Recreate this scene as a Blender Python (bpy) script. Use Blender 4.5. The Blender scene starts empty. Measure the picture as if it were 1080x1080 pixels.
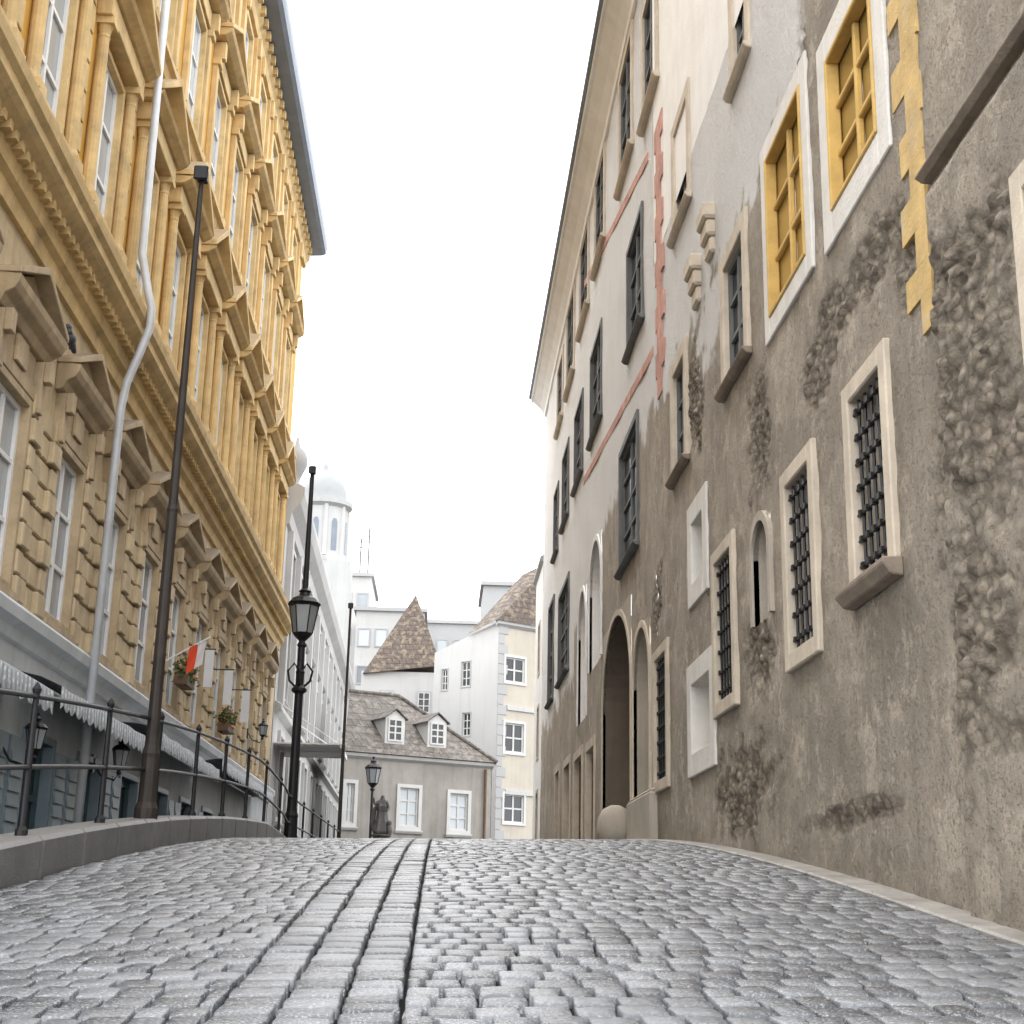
import bpy, bmesh, math, random
from mathutils import Vector, Matrix, noise
random.seed(7)
S = bpy.context.scene; COL = S.collection
# ------------------------------------------------------------------ camera model
F = 1500.0; VPX, VPY = 462, 960; ROLL = .021
DV = F*F/420
Yc = Vector(((VPX-540)/F, -(VPY-540)/F, -1)).normalized()
Zc = Vector((ROLL*DV/F, DV/F, -1)).normalized(); Zc = (Zc - Yc*Zc.dot(Yc)).normalized()
Xc = Yc.cross(Zc)
R = Matrix((Xc, Yc, Zc))
cam = bpy.data.objects.new('camera', bpy.data.cameras.new('camera')); COL.objects.link(cam)
cam.matrix_world = R.to_4x4(); cam.data.sensor_width = 36; cam.data.lens = 36*F/1080
cam.data.clip_start = .05; cam.data.clip_end = 2000; S.camera = cam
def ray(px, py): return R @ Vector(((px-540)/F, -(py-540)/F, -1))
def PX(px, py, X): w = ray(px, py); return w*(X/w.x)
def PY(px, py, Y): w = ray(px, py); return w*(Y/w.y)
# ------------------------------------------------------------------ node helpers
class NT:
    def __init__(s, nt): s.t = nt
    def n(s, typ, ins=None, **props):
        nd = s.t.nodes.new(typ)
        for k, v in props.items(): setattr(nd, k, v)
        for k, v in (ins or {}).items():
            if isinstance(v, bpy.types.NodeSocket): s.t.links.new(v, nd.inputs[k])
            else: nd.inputs[k].default_value = v
        return nd
    def mix(s, f, a, b, blend='MIX'):
        nd = s.t.nodes.new('ShaderNodeMix'); nd.data_type = 'RGBA'; nd.blend_type = blend
        for i, v in ((0, f), (6, a), (7, b)):
            if isinstance(v, bpy.types.NodeSocket): s.t.links.new(v, nd.inputs[i])
            else: nd.inputs[i].default_value = v
        return nd.outputs[2]
    def math(s, op, a, b=0, clamp=False):
        nd = s.t.nodes.new('ShaderNodeMath'); nd.operation = op; nd.use_clamp = clamp
        for i, v in ((0, a), (1, b)):
            if isinstance(v, bpy.types.NodeSocket): s.t.links.new(v, nd.inputs[i])
            else: nd.inputs[i].default_value = v
        return nd.outputs[0]
    def rng(s, v, a, b, c, d):
        return s.n('ShaderNodeMapRange', {0: v, 1: a, 2: b, 3: c, 4: d}).outputs[0]
def newmat(name):
    m = bpy.data.materials.new(name); m.use_nodes = True
    nt = NT(m.node_tree); p = m.node_tree.nodes['Principled BSDF']
    return m, nt, p
def c4(c): return (c[0], c[1], c[2], 1)
def sc(c, k): return (min(c[0]*k, .9), min(c[1]*k, .9), min(c[2]*k, .9), 1)
def M(name, base, rough=.8, var=.2, scale=1.3, bump=.25, bscale=25, dirt=None, dirtk=.6, streak=.0, metal=0, spec=.3):
    m, nt, p = newmat(name)
    pos = nt.n('ShaderNodeNewGeometry').outputs['Position']
    n1 = nt.n('ShaderNodeTexNoise', {'Vector': pos, 'Scale': scale, 'Detail': 5, 'Roughness': .62}).outputs[0]
    f = nt.rng(n1, .3, .7, 0, 1)
    col = nt.mix(f, sc(base, 1-var), sc(base, 1+var*.6))
    if streak:
        mp = nt.n('ShaderNodeMapping', {'Vector': pos, 'Scale': (3.5, 3.5, .22)}).outputs[0]
        n2 = nt.n('ShaderNodeTexNoise', {'Vector': mp, 'Scale': 1.2, 'Detail': 4, 'Roughness': .6}).outputs[0]
        col = nt.mix(nt.rng(n2, .5, .78, 0, streak), col, sc(base, .45))
    if dirt:
        nz = nt.n('ShaderNodeSeparateXYZ', {0: nt.n('ShaderNodeNewGeometry').outputs['Normal']}).outputs[2]
        col = nt.mix(nt.rng(nz, .2, .8, 0, dirtk), col, c4(dirt))
        nd = nt.n('ShaderNodeTexNoise', {'Vector': pos, 'Scale': 2.7, 'Detail': 6, 'Roughness': .7}).outputs[0]
        col = nt.mix(nt.rng(nd, .54, .74, 0, dirtk*.8), col, c4(dirt))
    nt.t.links.new(col, p.inputs['Base Color'])
    p.inputs['Roughness'].default_value = rough; p.inputs['Metallic'].default_value = metal
    p.inputs['Specular IOR Level'].default_value = spec
    if bump:
        nb = nt.n('ShaderNodeTexNoise', {'Vector': pos, 'Scale': bscale, 'Detail': 4, 'Roughness': .6}).outputs[0]
        b = nt.n('ShaderNodeBump', {'Height': nb, 'Strength': bump, 'Distance': .02}).outputs[0]
        nt.t.links.new(b, p.inputs['Normal'])
    return m
def glass(name, base, rough=.08, var=.5):
    m, nt, p = newmat(name)
    r = nt.n('ShaderNodeObjectInfo').outputs['Random']
    col = nt.mix(r, sc(base, 1-var), sc(base, 1+var))
    nt.t.links.new(col, p.inputs['Base Color']); p.inputs['Roughness'].default_value = rough
    pos = nt.n('ShaderNodeNewGeometry').outputs['Position']
    nb = nt.n('ShaderNodeTexNoise', {'Vector': pos, 'Scale': 2.2, 'Detail': 1}).outputs[0]
    b = nt.n('ShaderNodeBump', {'Height': nb, 'Strength': .12, 'Distance': .05}).outputs[0]
    nt.t.links.new(b, p.inputs['Normal'])
    return m
m_ochre = M('ochre_render', (.60, .335, .065), .85, .16, .9, .2, 30, dirt=(.38, .27, .13), dirtk=.35, streak=.3)
m_trim = M('pale_ochre_trim', (.63, .455, .22), .85, .24, 2.2, .25, 30, dirt=(.23, .19, .14), dirtk=.65, streak=.4)
m_ash = M('pale_ochre_ashlar', (.55, .435, .275), .85, .24, 1.6, .3, 26, dirt=(.29, .245, .19), dirtk=.6, streak=.45)
m_sand = M('sandy_trim', (.46, .355, .225), .85, .24, 2, .3, 26, dirt=(.19, .16, .125), dirtk=.75, streak=.45)
m_grey = M('grey_painted_wall', (.58, .61, .63), .8, .14, 1.2, .15, 30, streak=.3)
m_pale = M('pale_stucco', (.46, .455, .445), .85, .12, .5, .1, 20, streak=.3)
m_slate = M('slate_metal', (.19, .22, .26), .5, .15, 1.5, .05, 10, streak=.2)
m_white = M('white_paint', (.76, .755, .74), .6, .08, 2, .05, 30)
m_fwhite = M('weathered_white_paint', (.55, .545, .53), .6, .08, 2, .05, 30)
m_whitewash = M('whitewash', (.84, .83, .805), .9, .08, 2, .3, 25, streak=.12)
m_offwhite = M('aged_limewash', (.70, .675, .63), .9, .12, 3, .4, 30, streak=.25, dirt=(.45, .4, .34), dirtk=.35)
m_beige = M('beige_stone', (.57, .495, .395), .85, .2, 3, .35, 40, dirt=(.3, .26, .21), dirtk=.45)
m_gstone = M('grey_stone', (.15, .152, .15), .8, .2, 3, .3, 40)
m_sill = M('weathered_sill', (.27, .22, .172), .85, .3, 4, .4, 40)
m_iron = M('black_iron', (.014, .014, .016), .45, .2, 6, .1, 60, spec=.35)
m_pole = M('brown_iron', (.036, .028, .023), .5, .3, 4, .15, 60, spec=.35)
m_yel = M('yellow_stone', (.62, .41, .135), .85, .25, 3, .3, 40, dirt=(.45, .36, .2), dirtk=.45)
m_yelp = M('faded_yellow_paint', (.58, .41, .18), .92, .25, 4, .4, 30, dirt=(.46, .40, .31), dirtk=.9, spec=.15)
m_red = M('red_painted_bands', (.54, .30, .245), .92, .3, 3, .3, 30, dirt=(.64, .55, .49), dirtk=.8, spec=.15)
m_kerb = M('kerb_granite', (.14, .137, .133), .5, .25, 4, .5, 60, dirt=(.26, .25, .24), dirtk=.5)
m_pipe = M('zinc_pipe', (.53, .55, .57), .5, .12, 3, .05, 20, metal=.15)
m_teal = M('dark_teal_paint', (.06, .11, .125), .5, .15, 3, .05, 20)
m_teal2 = M('blue_grey_paint', (.20, .26, .30), .5, .15, 3, .05, 20)
m_brown = M('brown_wood', (.14, .09, .055), .7, .25, 5, .2, 40)
m_glass = glass('window_glass', (.36, .39, .41), .06, .4)
m_dglass = glass('dark_glass', (.022, .025, .028), .1, .5)
m_yglass = glass('reflection_tinted_glass', (.36, .235, .07), .2, .2)  # reflection of the yellow house opposite put into the pane colour
m_lamp = glass('lantern_glass', (.30, .32, .33), .15, .05)
m_gplaster = M('old_grey_plaster', (.43, .38, .315), .9, .2, 1, .3, 25, streak=.4)
m_shade = M('shade_painted_plaster', (.16, .125, .095), .9, .25, 1, .3, 25, streak=.4)  # gateway's inner shade painted in as a darkened copy of the old plaster
m_hwhite = M('hazy_white_wall', (.465, .46, .45), .9, .08, .3, .05, 10, streak=.2)
m_hgrey = M('hazy_grey_wall', (.37, .37, .37), .9, .08, .3, .05, 10)
m_hyel = M('soft_yellow_wall', (.465, .425, .36), .9, .1, .6, .1, 10, streak=.2)
m_hgp = M('end_house_plaster', (.32, .298, .27), .9, .22, .8, .15, 12, streak=.55)
m_flagr = M('red_cloth', (.70, .08, .03), .8, .1, 3, .05, 30)
m_flagw = M('white_cloth', (.66, .66, .66), .8, .06, 3, .05, 30)
m_leaf = M('plant_leaves', (.07, .10, .035), .6, .5, 12, 0)
m_flower = M('orange_petals', (.60, .2, .04), .6, .4, 20, 0)
m_bird = M('pigeon_feathers', (.07, .075, .085), .6, .3, 30, 0)
m_bronze = M('statue_stone', (.09, .087, .083), .7, .3, 6, .3, 30)
def awn():
    m, nt, p = newmat('striped_awning_fabric')
    pos = nt.n('ShaderNodeNewGeometry').outputs['Position']
    mp = nt.n('ShaderNodeMapping', {'Vector': pos, 'Scale': (0, 1, 0)}).outputs[0]
    w = nt.n('ShaderNodeTexWave', {'Vector': mp, 'Scale': 2.1, 'Distortion': 0}, bands_direction='Y').outputs[1]
    n1 = nt.n('ShaderNodeTexVoronoi', {'Vector': pos, 'Scale': 16}).outputs[0]
    col = nt.mix(nt.rng(w, .45, .55, 0, 1), (.58, .59, .60, 1), (.26, .28, .30, 1))
    col = nt.mix(nt.rng(n1, .25, .5, 0, .6), col, (.16, .18, .20, 1))
    nt.t.links.new(col, p.inputs['Base Color']); p.inputs['Roughness'].default_value = .85
    return m
m_awn = awn()
def tiles(name, a, b, sx=2.6, sz=3.2, c=None):
    m, nt, p = newmat(name)
    pos = nt.n('ShaderNodeNewGeometry').outputs['Position']
    s = nt.n('ShaderNodeSeparateXYZ', {0: pos})
    v = nt.n('ShaderNodeCombineXYZ', {0: nt.math('ADD', s.outputs[0], nt.math('MULTIPLY', s.outputs[1], .6)), 1: s.outputs[2], 2: 0.0}).outputs[0]
    br = nt.n('ShaderNodeTexBrick', {'Vector': v, 'Color1': c4(a), 'Color2': c4(b), 'Mortar': sc(a, .35), 'Scale': 1.0, 'Mortar Size': .025, 'Brick Width': 1/sx, 'Row Height': 1/sz, 'Bias': 0.0})
    n1 = nt.n('ShaderNodeTexNoise', {'Vector': pos, 'Scale': .9, 'Detail': 7, 'Roughness': .7}).outputs[0]
    col = nt.mix(nt.rng(n1, .35, .7, 0, .6), br.outputs[0], sc(b, 1.35))
    n2 = nt.n('ShaderNodeTexNoise', {'Vector': pos, 'Scale': 3.5, 'Detail': 4, 'Roughness': .7}).outputs[0]
    col = nt.mix(nt.rng(n2, .5, .62, 0, .85), col, c4(c or sc(a, 1.5)))
    nt.t.links.new(col, p.inputs['Base Color']); p.inputs['Roughness'].default_value = .8
    b_ = nt.n('ShaderNodeBump', {'Height': br.outputs[1], 'Strength': .7, 'Distance': .06}, invert=True).outputs[0]
    nt.t.links.new(b_, p.inputs['Normal'])
    return m
m_tile = tiles('weathered_roof_tiles', (.12, .103, .088), (.085, .074, .065), c=(.20, .182, .16))
m_tile2 = tiles('patterned_roof_tiles', (.11, .078, .06), (.08, .063, .053), c=(.22, .18, .125))
def wallmat(name, plaster, rub, white):
    m, nt, p = newmat(name)
    pos = nt.n('ShaderNodeNewGeometry').outputs['Position']
    at = nt.n('ShaderNodeAttribute', attribute_name='Col')
    sp = nt.n('ShaderNodeSeparateColor', {0: at.outputs['Color']})
    r, g, b = sp.outputs[0], sp.outputs[1], sp.outputs[2]
    nA = nt.n('ShaderNodeTexNoise', {'Vector': pos, 'Scale': .8, 'Detail': 7, 'Roughness': .68}).outputs[0]
    nB = nt.n('ShaderNodeTexNoise', {'Vector': pos, 'Scale': 7.0, 'Detail': 7, 'Roughness': .75}).outputs[0]
    mp = nt.n('ShaderNodeMapping', {'Vector': pos, 'Scale': (3, 3, .2)}).outputs[0]
    nS = nt.n('ShaderNodeTexNoise', {'Vector': mp, 'Scale': 1.3, 'Detail': 5, 'Roughness': .65}).outputs[0]
    col = nt.mix(nt.rng(nA, .35, .68, 0, 1), sc(plaster, .70), sc(plaster, 1.1))
    col = nt.mix(nt.rng(nB, .48, .72, 0, .6), col, (plaster[0]*.64, plaster[1]*.57, plaster[2]*.49, 1))
    col = nt.mix(nt.rng(nS, .52, .75, 0, .5), col, sc(plaster, .5))
    nC = nt.n('ShaderNodeTexNoise', {'Vector': pos, 'Scale': 1.9, 'Detail': 8, 'Roughness': .78}).outputs[0]
    col = nt.mix(nt.rng(nC, .53, .60, 0, .65), col, sc(plaster, 1.35))
    vor = nt.n('ShaderNodeTexVoronoi', {'Vector': nt.n('ShaderNodeMapping', {'Vector': pos, 'Scale': (1, 1, 1.5)}).outputs[0], 'Scale': 8.0, 'Randomness': 1.0})
    pit = nt.n('ShaderNodeTexNoise', {'Vector': pos, 'Scale': 34, 'Detail': 4, 'Roughness': .7}).outputs[0]
    col = nt.mix(nt.rng(pit, .54, .68, 0, .6), col, sc(plaster, .42))
    rc = nt.mix(nt.rng(nB, .35, .65, 0, 1), sc(rub, .6), sc(rub, 1.3))
    vc = nt.n('ShaderNodeSeparateColor', {0: vor.outputs['Color']}).outputs[0]
    rc = nt.mix(nt.math('MULTIPLY', vc, .6), rc, sc(rub, 1.7))
    rc = nt.mix(nt.rng(vor.outputs['Distance'], .3, .6, 0, .7), rc, sc(rub, .42))
    col = nt.mix(nt.math('MULTIPLY', r, .95), col, rc)
    wc = nt.mix(nt.rng(nA, .3, .7, 0, 1), sc(white, .95), sc(white, 1.04))
    wc = nt.mix(nt.rng(nS, .55, .8, 0, .25), wc, sc(white, .72))
    col = nt.mix(g, col, wc)
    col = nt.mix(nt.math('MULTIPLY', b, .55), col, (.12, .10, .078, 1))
    nt.t.links.new(col, p.inputs['Base Color']); p.inputs['Roughness'].default_value = .92
    p.inputs['Specular IOR Level'].default_value = .2
    nb = nt.n('ShaderNodeTexNoise', {'Vector': pos, 'Scale': 22, 'Detail': 8, 'Roughness': .8}).outputs[0]
    h = nt.math('ADD', nb, nt.math('MULTIPLY', vor.outputs['Distance'], nt.math('MULTIPLY', r, -2.6)))
    h = nt.math('ADD', h, nt.math('MULTIPLY', nt.rng(pit, .5, .7, 0, 1), -.4))
    bm_ = nt.n('ShaderNodeBump', {'Height': h, 'Strength': 1.0, 'Distance': .042}).outputs[0]
    nt.t.links.new(bm_, p.inputs['Normal'])
    return m
m_wall = wallmat('weathered_plaster_and_rubble', (.50, .437, .355), (.335, .285, .225), (.85, .84, .82))
def cob():
    m, nt, p = newmat('wet_cobblestone')
    g = nt.n('ShaderNodeNewGeometry'); pos = g.outputs['Position']; rnd = g.outputs['Random Per Island']
    n1 = nt.n('ShaderNodeTexNoise', {'Vector': pos, 'Scale': 75, 'Detail': 5, 'Roughness': .75}).outputs[0]
    n2 = nt.n('ShaderNodeTexNoise', {'Vector': pos, 'Scale': .55, 'Detail': 5}).outputs[0]
    col = nt.mix(rnd, (.028, .031, .037, 1), (.15, .157, .17, 1))
    col = nt.mix(nt.rng(n1, .52, .66, 0, .75), col, (.40, .41, .425, 1))  # bright glints on the wet stones painted into the colour as pale specks
    nt.t.links.new(col, p.inputs['Base Color'])
    ro = nt.math('ADD', nt.rng(n1, .3, .7, .13, .36), nt.rng(n2, .38, .62, -.06, .13))
    nt.t.links.new(ro, p.inputs['Roughness']); p.inputs['Specular IOR Level'].default_value = .75
    n3 = nt.n('ShaderNodeTexNoise', {'Vector': pos, 'Scale': 48, 'Detail': 5, 'Roughness': .7}).outputs[0]
    b = nt.n('ShaderNodeBump', {'Height': n3, 'Strength': .8, 'Distance': .009}).outputs[0]
    nt.t.links.new(b, p.inputs['Normal'])
    return m
m_cob = cob()
m_joint = M('dark_joint_earth', (.016, .015, .014), .9, .3, 6, .4, 40, spec=.05)
# ------------------------------------------------------------------ mesh helpers
ORG = {}
def I(x, y, z): return Vector((x, y, z))
def TL(X, dz=0): return lambda o, a, z: Vector((X+o, a, z+dz))
def TR(X): return lambda o, a, z: Vector((X-o, a, z))
def TW(A, B):
    A = Vector((A[0], A[1], 0)); u = (Vector((B[0], B[1], 0))-A).normalized(); n = Vector((u.y, -u.x, 0))
    if n.dot(A) > 0: n = -n
    return lambda o, a, z: A+u*a+n*o+Vector((0, 0, z))
def onW(A, B, px, py):
    A = Vector((A[0], A[1], 0)); u = (Vector((B[0], B[1], 0))-A).normalized(); n = Vector((u.y, -u.x, 0))
    w = ray(px, py); t = A.dot(n)/w.dot(n); q = w*t
    return (q-A).dot(u), q.z
class MB:
    def __init__(s, T=I): s.T = T; s.V = []; s.Fc = []
    def p(s, o, a, z): s.V.append(s.T(o, a, z)); return len(s.V)-1
    def w(s, v): s.V.append(Vector(v)); return len(s.V)-1
    def box(s, o0, o1, a0, a1, z0, z1):
        i = [s.p(o, a, z) for o in (o0, o1) for a in (a0, a1) for z in (z0, z1)]
        for f in ((0, 1, 3, 2), (4, 6, 7, 5), (0, 4, 5, 1), (2, 3, 7, 6), (0, 2, 6, 4), (1, 5, 7, 3)):
            s.Fc.append([i[k] for k in f])
        return s
    def poly(s, pts): s.Fc.append([s.p(*q) for q in pts]); return s
    def prism(s, pts, o0, o1):
        n = len(pts); A = [s.p(o0, a, z) for a, z in pts]; B = [s.p(o1, a, z) for a, z in pts]
        s.Fc.append(A[::-1]); s.Fc.append(B)
        for i in range(n): j = (i+1) % n; s.Fc.append([A[i], A[j], B[j], B[i]])
        return s
    def profile(s, pr, a0, a1):
        n = len(pr); A = [s.p(o, a0, z) for o, z in pr]; B = [s.p(o, a1, z) for o, z in pr]
        s.Fc.append(A[::-1]); s.Fc.append(B)
        for i in range(n): j = (i+1) % n; s.Fc.append([A[i], A[j], B[j], B[i]])
        return s
    def ring(s, o0, o1, a0, a1, z0, z1, wd, wb=None, wt=None):
        wb = wd if wb is None else wb; wt = wd if wt is None else wt
        s.box(o0, o1, a0-wd, a0, z0-wb, z1+wt); s.box(o0, o1, a1, a1+wd, z0-wb, z1+wt)
        s.box(o0, o1, a0, a1, z1, z1+wt); s.box(o0, o1, a0, a1, z0-wb, z0); return s
    def tube(s, pts, r, n=8):
        P = [s.T(*q) for q in pts]; rr = r if isinstance(r, (list, tuple)) else [r]*len(P); rings = []
        for i, q in enumerate(P):
            t = (P[min(i+1, len(P)-1)]-P[max(i-1, 0)]).normalized()
            ref = Vector((1, 0, 0)) if abs(t.x) < .8 else Vector((0, 0, 1))
            b1 = t.cross(ref).normalized(); b2 = t.cross(b1)
            rings.append([s.w(q+(b1*math.cos(k*2*math.pi/n)+b2*math.sin(k*2*math.pi/n))*rr[i]) for k in range(n)])
        for A, B in zip(rings, rings[1:]):
            for k in range(n): s.Fc.append([A[k], A[(k+1) % n], B[(k+1) % n], B[k]])
        s.Fc.append(rings[0][::-1]); s.Fc.append(rings[-1]); return s
    def lathe(s, c, pr, n=12, rot=0, wave=0):
        rings = [[s.w((c[0]+r*(1+wave*math.cos(k*2.1))*math.cos(rot+k*2*math.pi/n), c[1]+r*(1+wave*math.cos(k*2.1))*math.sin(rot+k*2*math.pi/n), c[2]+z)) for k in range(n)] for r, z in pr]
        for A, B in zip(rings, rings[1:]):
            for k in range(n): s.Fc.append([A[k], A[(k+1) % n], B[(k+1) % n], B[k]])
        s.Fc.append(rings[0][::-1]); s.Fc.append(rings[-1]); return s
    def ball(s, c, r, n=8):
        rx, ry, rz = r if isinstance(r, tuple) else (r, r, r)
        top = s.w((c[0], c[1], c[2]+rz)); bot = s.w((c[0], c[1], c[2]-rz)); rings = []
        for i in range(1, n):
            t = math.pi*i/n
            rings.append([s.w((c[0]+rx*math.sin(t)*math.cos(k*math.pi/n), c[1]+ry*math.sin(t)*math.sin(k*math.pi/n), c[2]+rz*math.cos(t))) for k in range(2*n)])
        for k in range(2*n):
            j = (k+1) % (2*n); s.Fc.append([top, rings[0][k], rings[0][j]]); s.Fc.append([bot, rings[-1][j], rings[-1][k]])
            for A, B in zip(rings, rings[1:]): s.Fc.append([A[k], B[k], B[j], A[j]])
        return s
    def build(s, name, mat, parent=None, smooth=False, bevel=0, recalc=True, col=None):
        if parent: org = ORG[parent.name]
        else:
            xs = [v.x for v in s.V]; ys = [v.y for v in s.V]; zs = [v.z for v in s.V]
            org = Vector(((min(xs)+max(xs))/2, (min(ys)+max(ys))/2, min(zs)))
        me = bpy.data.meshes.new(name); me.from_pydata([v-org for v in s.V], [], s.Fc)
        if recalc:
            bm = bmesh.new(); bm.from_mesh(me); bmesh.ops.recalc_face_normals(bm, faces=bm.faces); bm.to_mesh(me); bm.free()
        if col:
            ca = me.color_attributes.new('Col', 'FLOAT_COLOR', 'POINT')
            ca.data.foreach_set('color', [x for c in col for x in c])
        if smooth: me.polygons.foreach_set('use_smooth', [True]*len(me.polygons))
        me.materials.append(mat)
        o = bpy.data.objects.new(name, me); COL.objects.link(o)
        if parent: o.parent = parent
        else: o.location = org
        ORG[o.name] = org
        if bevel:
            b = o.modifiers.new('bevel', 'BEVEL'); b.width = bevel; b.segments = 1; b.limit_method = 'ANGLE'
        return o
def thing(name, loc, label, cat, group=None):
    o = bpy.data.objects.new(name, None); COL.objects.link(o); o.location = loc; ORG[o.name] = Vector(loc)
    o.empty_display_size = .3
    return tag(o, label, cat, group)
def tag(o, label, cat, group=None):
    o['label'] = label; o['category'] = cat
    if group: o['group'] = group
    return o
def struct(o): o['kind'] = 'structure'; return o
def copytree(o, parent, off):
    c = o.copy(); COL.objects.link(c); c.parent = parent; c.location = o.location+Vector(off)
    for ch in o.children:
        d = ch.copy(); COL.objects.link(d); d.parent = c
        for g in ch.children:
            e = g.copy(); COL.objects.link(e); e.parent = d
    return c
def lines(a0, a1, step, edges):
    n = max(1, round((a1-a0)/step)); E = sorted(set([a0, a1]+[round(e, 4) for e in edges if a0 < e < a1]))
    return sorted(E+[p for p in (a0+(a1-a0)*i/n for i in range(1, n)) if all(abs(p-e) > step*.35 for e in E)])
def wall_grid(name, T, a0, a1, z0, z1, step, ops, mat, parent, disp=None, colf=None, smooth=False):
    ops = [tuple(round(x, 4) for x in o) for o in ops]
    A = lines(a0, a1, step, [e for o in ops for e in o[:2]]); Z = lines(z0, z1, step, [e for o in ops for e in o[2:4]])
    mb = MB(T); idx = {}; cols = []
    def vid(i, j):
        if (i, j) not in idx:
            a, z = A[i], Z[j]; d = disp(a, z) if disp else 0
            idx[(i, j)] = mb.p(d, a, z); cols.append(colf(a, z) if colf else (0, 0, 0, 1))
        return idx[(i, j)]
    for i in range(len(A)-1):
        ca = (A[i]+A[i+1])/2
        near = [o for o in ops if o[0] < ca < o[1]]
        for j in range(len(Z)-1):
            cz = (Z[j]+Z[j+1])/2
            if any(o[2] < cz < o[3] for o in near): continue
            mb.Fc.append([vid(i, j), vid(i+1, j), vid(i+1, j+1), vid(i, j+1)])
    return mb.build(name, mat, parent, smooth=smooth, recalc=True, col=cols if colf else None)
def win(parent, T, a0, a1, z0, z1, sw=.12, proud=.03, depth=.2, smat=None, fmat=None, pmat=None, nv=1, nh=2, bar=.03, fw=.05, grate=False, sill=None, bevel=.008, sillp=.12, sillh=.16, wb=None, name='window', push=0):
    mb = MB(T); mb.ring(-depth-push, proud, a0, a1, z0, z1, sw, wb=wb)
    w = mb.build(name, smat, parent, bevel=bevel); depth += push
    MB(T).box(-depth-.03, -depth+.012, a0-.02, a1+.02, z0-.02, z1+.02).build('pane', pmat or m_glass, w)
    if fmat:
        f = MB(T); o0, o1 = -depth+.014, -depth+.055
        f.ring(o0, o1, a0+fw+.003, a1-fw-.003, z0+fw+.003, z1-fw-.003, fw)
        for i in range(1, nv+1):
            c = a0+(a1-a0)*i/(nv+1); f.box(o0, o1-.004, c-bar, c+bar, z0+fw, z1-fw)
        for i in range(1, nh+1):
            c = z0+(z1-z0)*i/(nh+1); f.box(o0, o1-.008, a0+fw, a1-fw, c-bar*.8, c+bar*.8)
        f.build('sash', fmat, w)
    if grate:
        g = MB(T); nvb = max(3, round((a1-a0)/.16)); nhb = max(5, round((z1-z0)/.2))
        for i in range(nvb):
            c = a0+(a1-a0)*(i+.5)/nvb; g.tube([(-.02, c, z0), (-.02, c, z1)], .013, 6)
        for i in range(nhb):
            c = z0+(z1-z0)*(i+.5)/nhb; g.tube([(-.005, a0, c), (-.005, a1, c)], .013, 6)
            for k in range(nvb):
                q = a0+(a1-a0)*(k+.5)/nvb; g.box(-.03, .016, q-.022, q+.022, c-.022, c+.022)
        g.build('grating', m_iron, w)
    if sill:
        b = wb if wb is not None else sw; h = sillh
        MB(T).profile([(0, z0-b-h), (sillp*.6, z0-b-h*.9), (sillp, z0-b-h*.35), (sillp, z0-b-.004), (0, z0-b+.0)], a0-sw-.05, a1+sw+.05).build('sill', sill, w, bevel=.01)
    return w
# ------------------------------------------------------------------ ground
def prof(d):
    if d < 9: return -.86+.107*d
    if d < 28: return -.86+.107*d-.0028*(d-9)**2
    return 1.125
def gz(x, d): return prof(d)+.018*x*max(0, min(1, (40-d)/10))
mb = MB(); xs = [-400, -60, -12, -3.2, -3.0, -2.6, 0, 2.9, 12, 60, 400]; ds = [-60, -8]+[i*1.0 for i in range(-4, 60)]+[70, 100, 200, 500, 1200]
for i, d in enumerate(ds):
    for x in xs: mb.p(x, d, gz(max(-4, min(4, x)), d)-(.045 if x > -2.9 else .3))
nx = len(xs)
for i in range(len(ds)-1):
    for j in range(nx-1): mb.Fc.append([i*nx+j, i*nx+j+1, (i+1)*nx+j+1, (i+1)*nx+j])
struct(mb.build('ground', m_joint, smooth=True))
mb = MB()
def stone(cx, cy, hx, hy, n):
    base = len(mb.V); h = random.uniform(-.004, .004); tx, ty = random.uniform(-.02, .02), random.uniform(-.03, .03)
    sd = random.random()*100
    us = [-1, -.98, -.89, 0, .89, .98, 1] if n < 8 else [-1, -.98, -.9, -.3, .3, .9, .98, 1]
    m_ = len(us); sk = random.uniform(-.005, .005)
    for v in us:
        for u in us:
            r = max(abs(u), abs(v)); cr = 1-.05*(abs(u)*abs(v))**3
            x = cx+hx*u*cr+sk*v; y = cy+hy*v*cr
            dz = -.055 if r > .99 else (-.005 if r > .95 else .002*(1-.8*(u*u+v*v)))
            if r <= .95: dz += .003*noise.noise(Vector((x*14, y*14, sd)))
            mb.p(x, y, gz(x, y)+h+dz+tx*u*hx+ty*v*hy)
    for j in range(m_-1):
        for i in range(m_-1):
            k = base+j*m_+i; mb.Fc.append([k, k+1, k+m_+1, k+m_])
XL, XR = -2.68, 2.66
def fill(x0, x1, y, dy, n):
    x = x0-random.uniform(0, .1)
    while x < x1-.04:
        w = random.uniform(.11, .185); a, b = max(x, x0), min(x+w, x1)
        if x1-b < .06: b = x1
        if b-a > .045: stone((a+b)/2, y+dy/2+random.uniform(-.004, .004), (b-a)/2-.006, dy/2-.014, n)
        x = b if b < x1 else x1
y = 2.6
while y < 33:
    dy = random.uniform(.185, .21); n = 8 if y < 8 else 6
    fill(XL, -.74, y, dy, n); fill(-.11, XR, y, dy, n)
    y += dy
for c0, c1 in ((-.735, -.53), (-.527, -.322), (-.319, -.115)):
    y = 2.6+random.random()*.2
    while y < 33:
        dy = random.uniform(.15, .21); stone((c0+c1)/2+random.uniform(-.004, .004), y+dy/2, (c1-c0)/2-.005+random.uniform(-.004, .002), dy/2-.014, 8 if y < 8 else 6); y += dy
struct(mb.build('road', m_cob, smooth=True, recalc=False))
mb = MB(); y = 3
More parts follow.
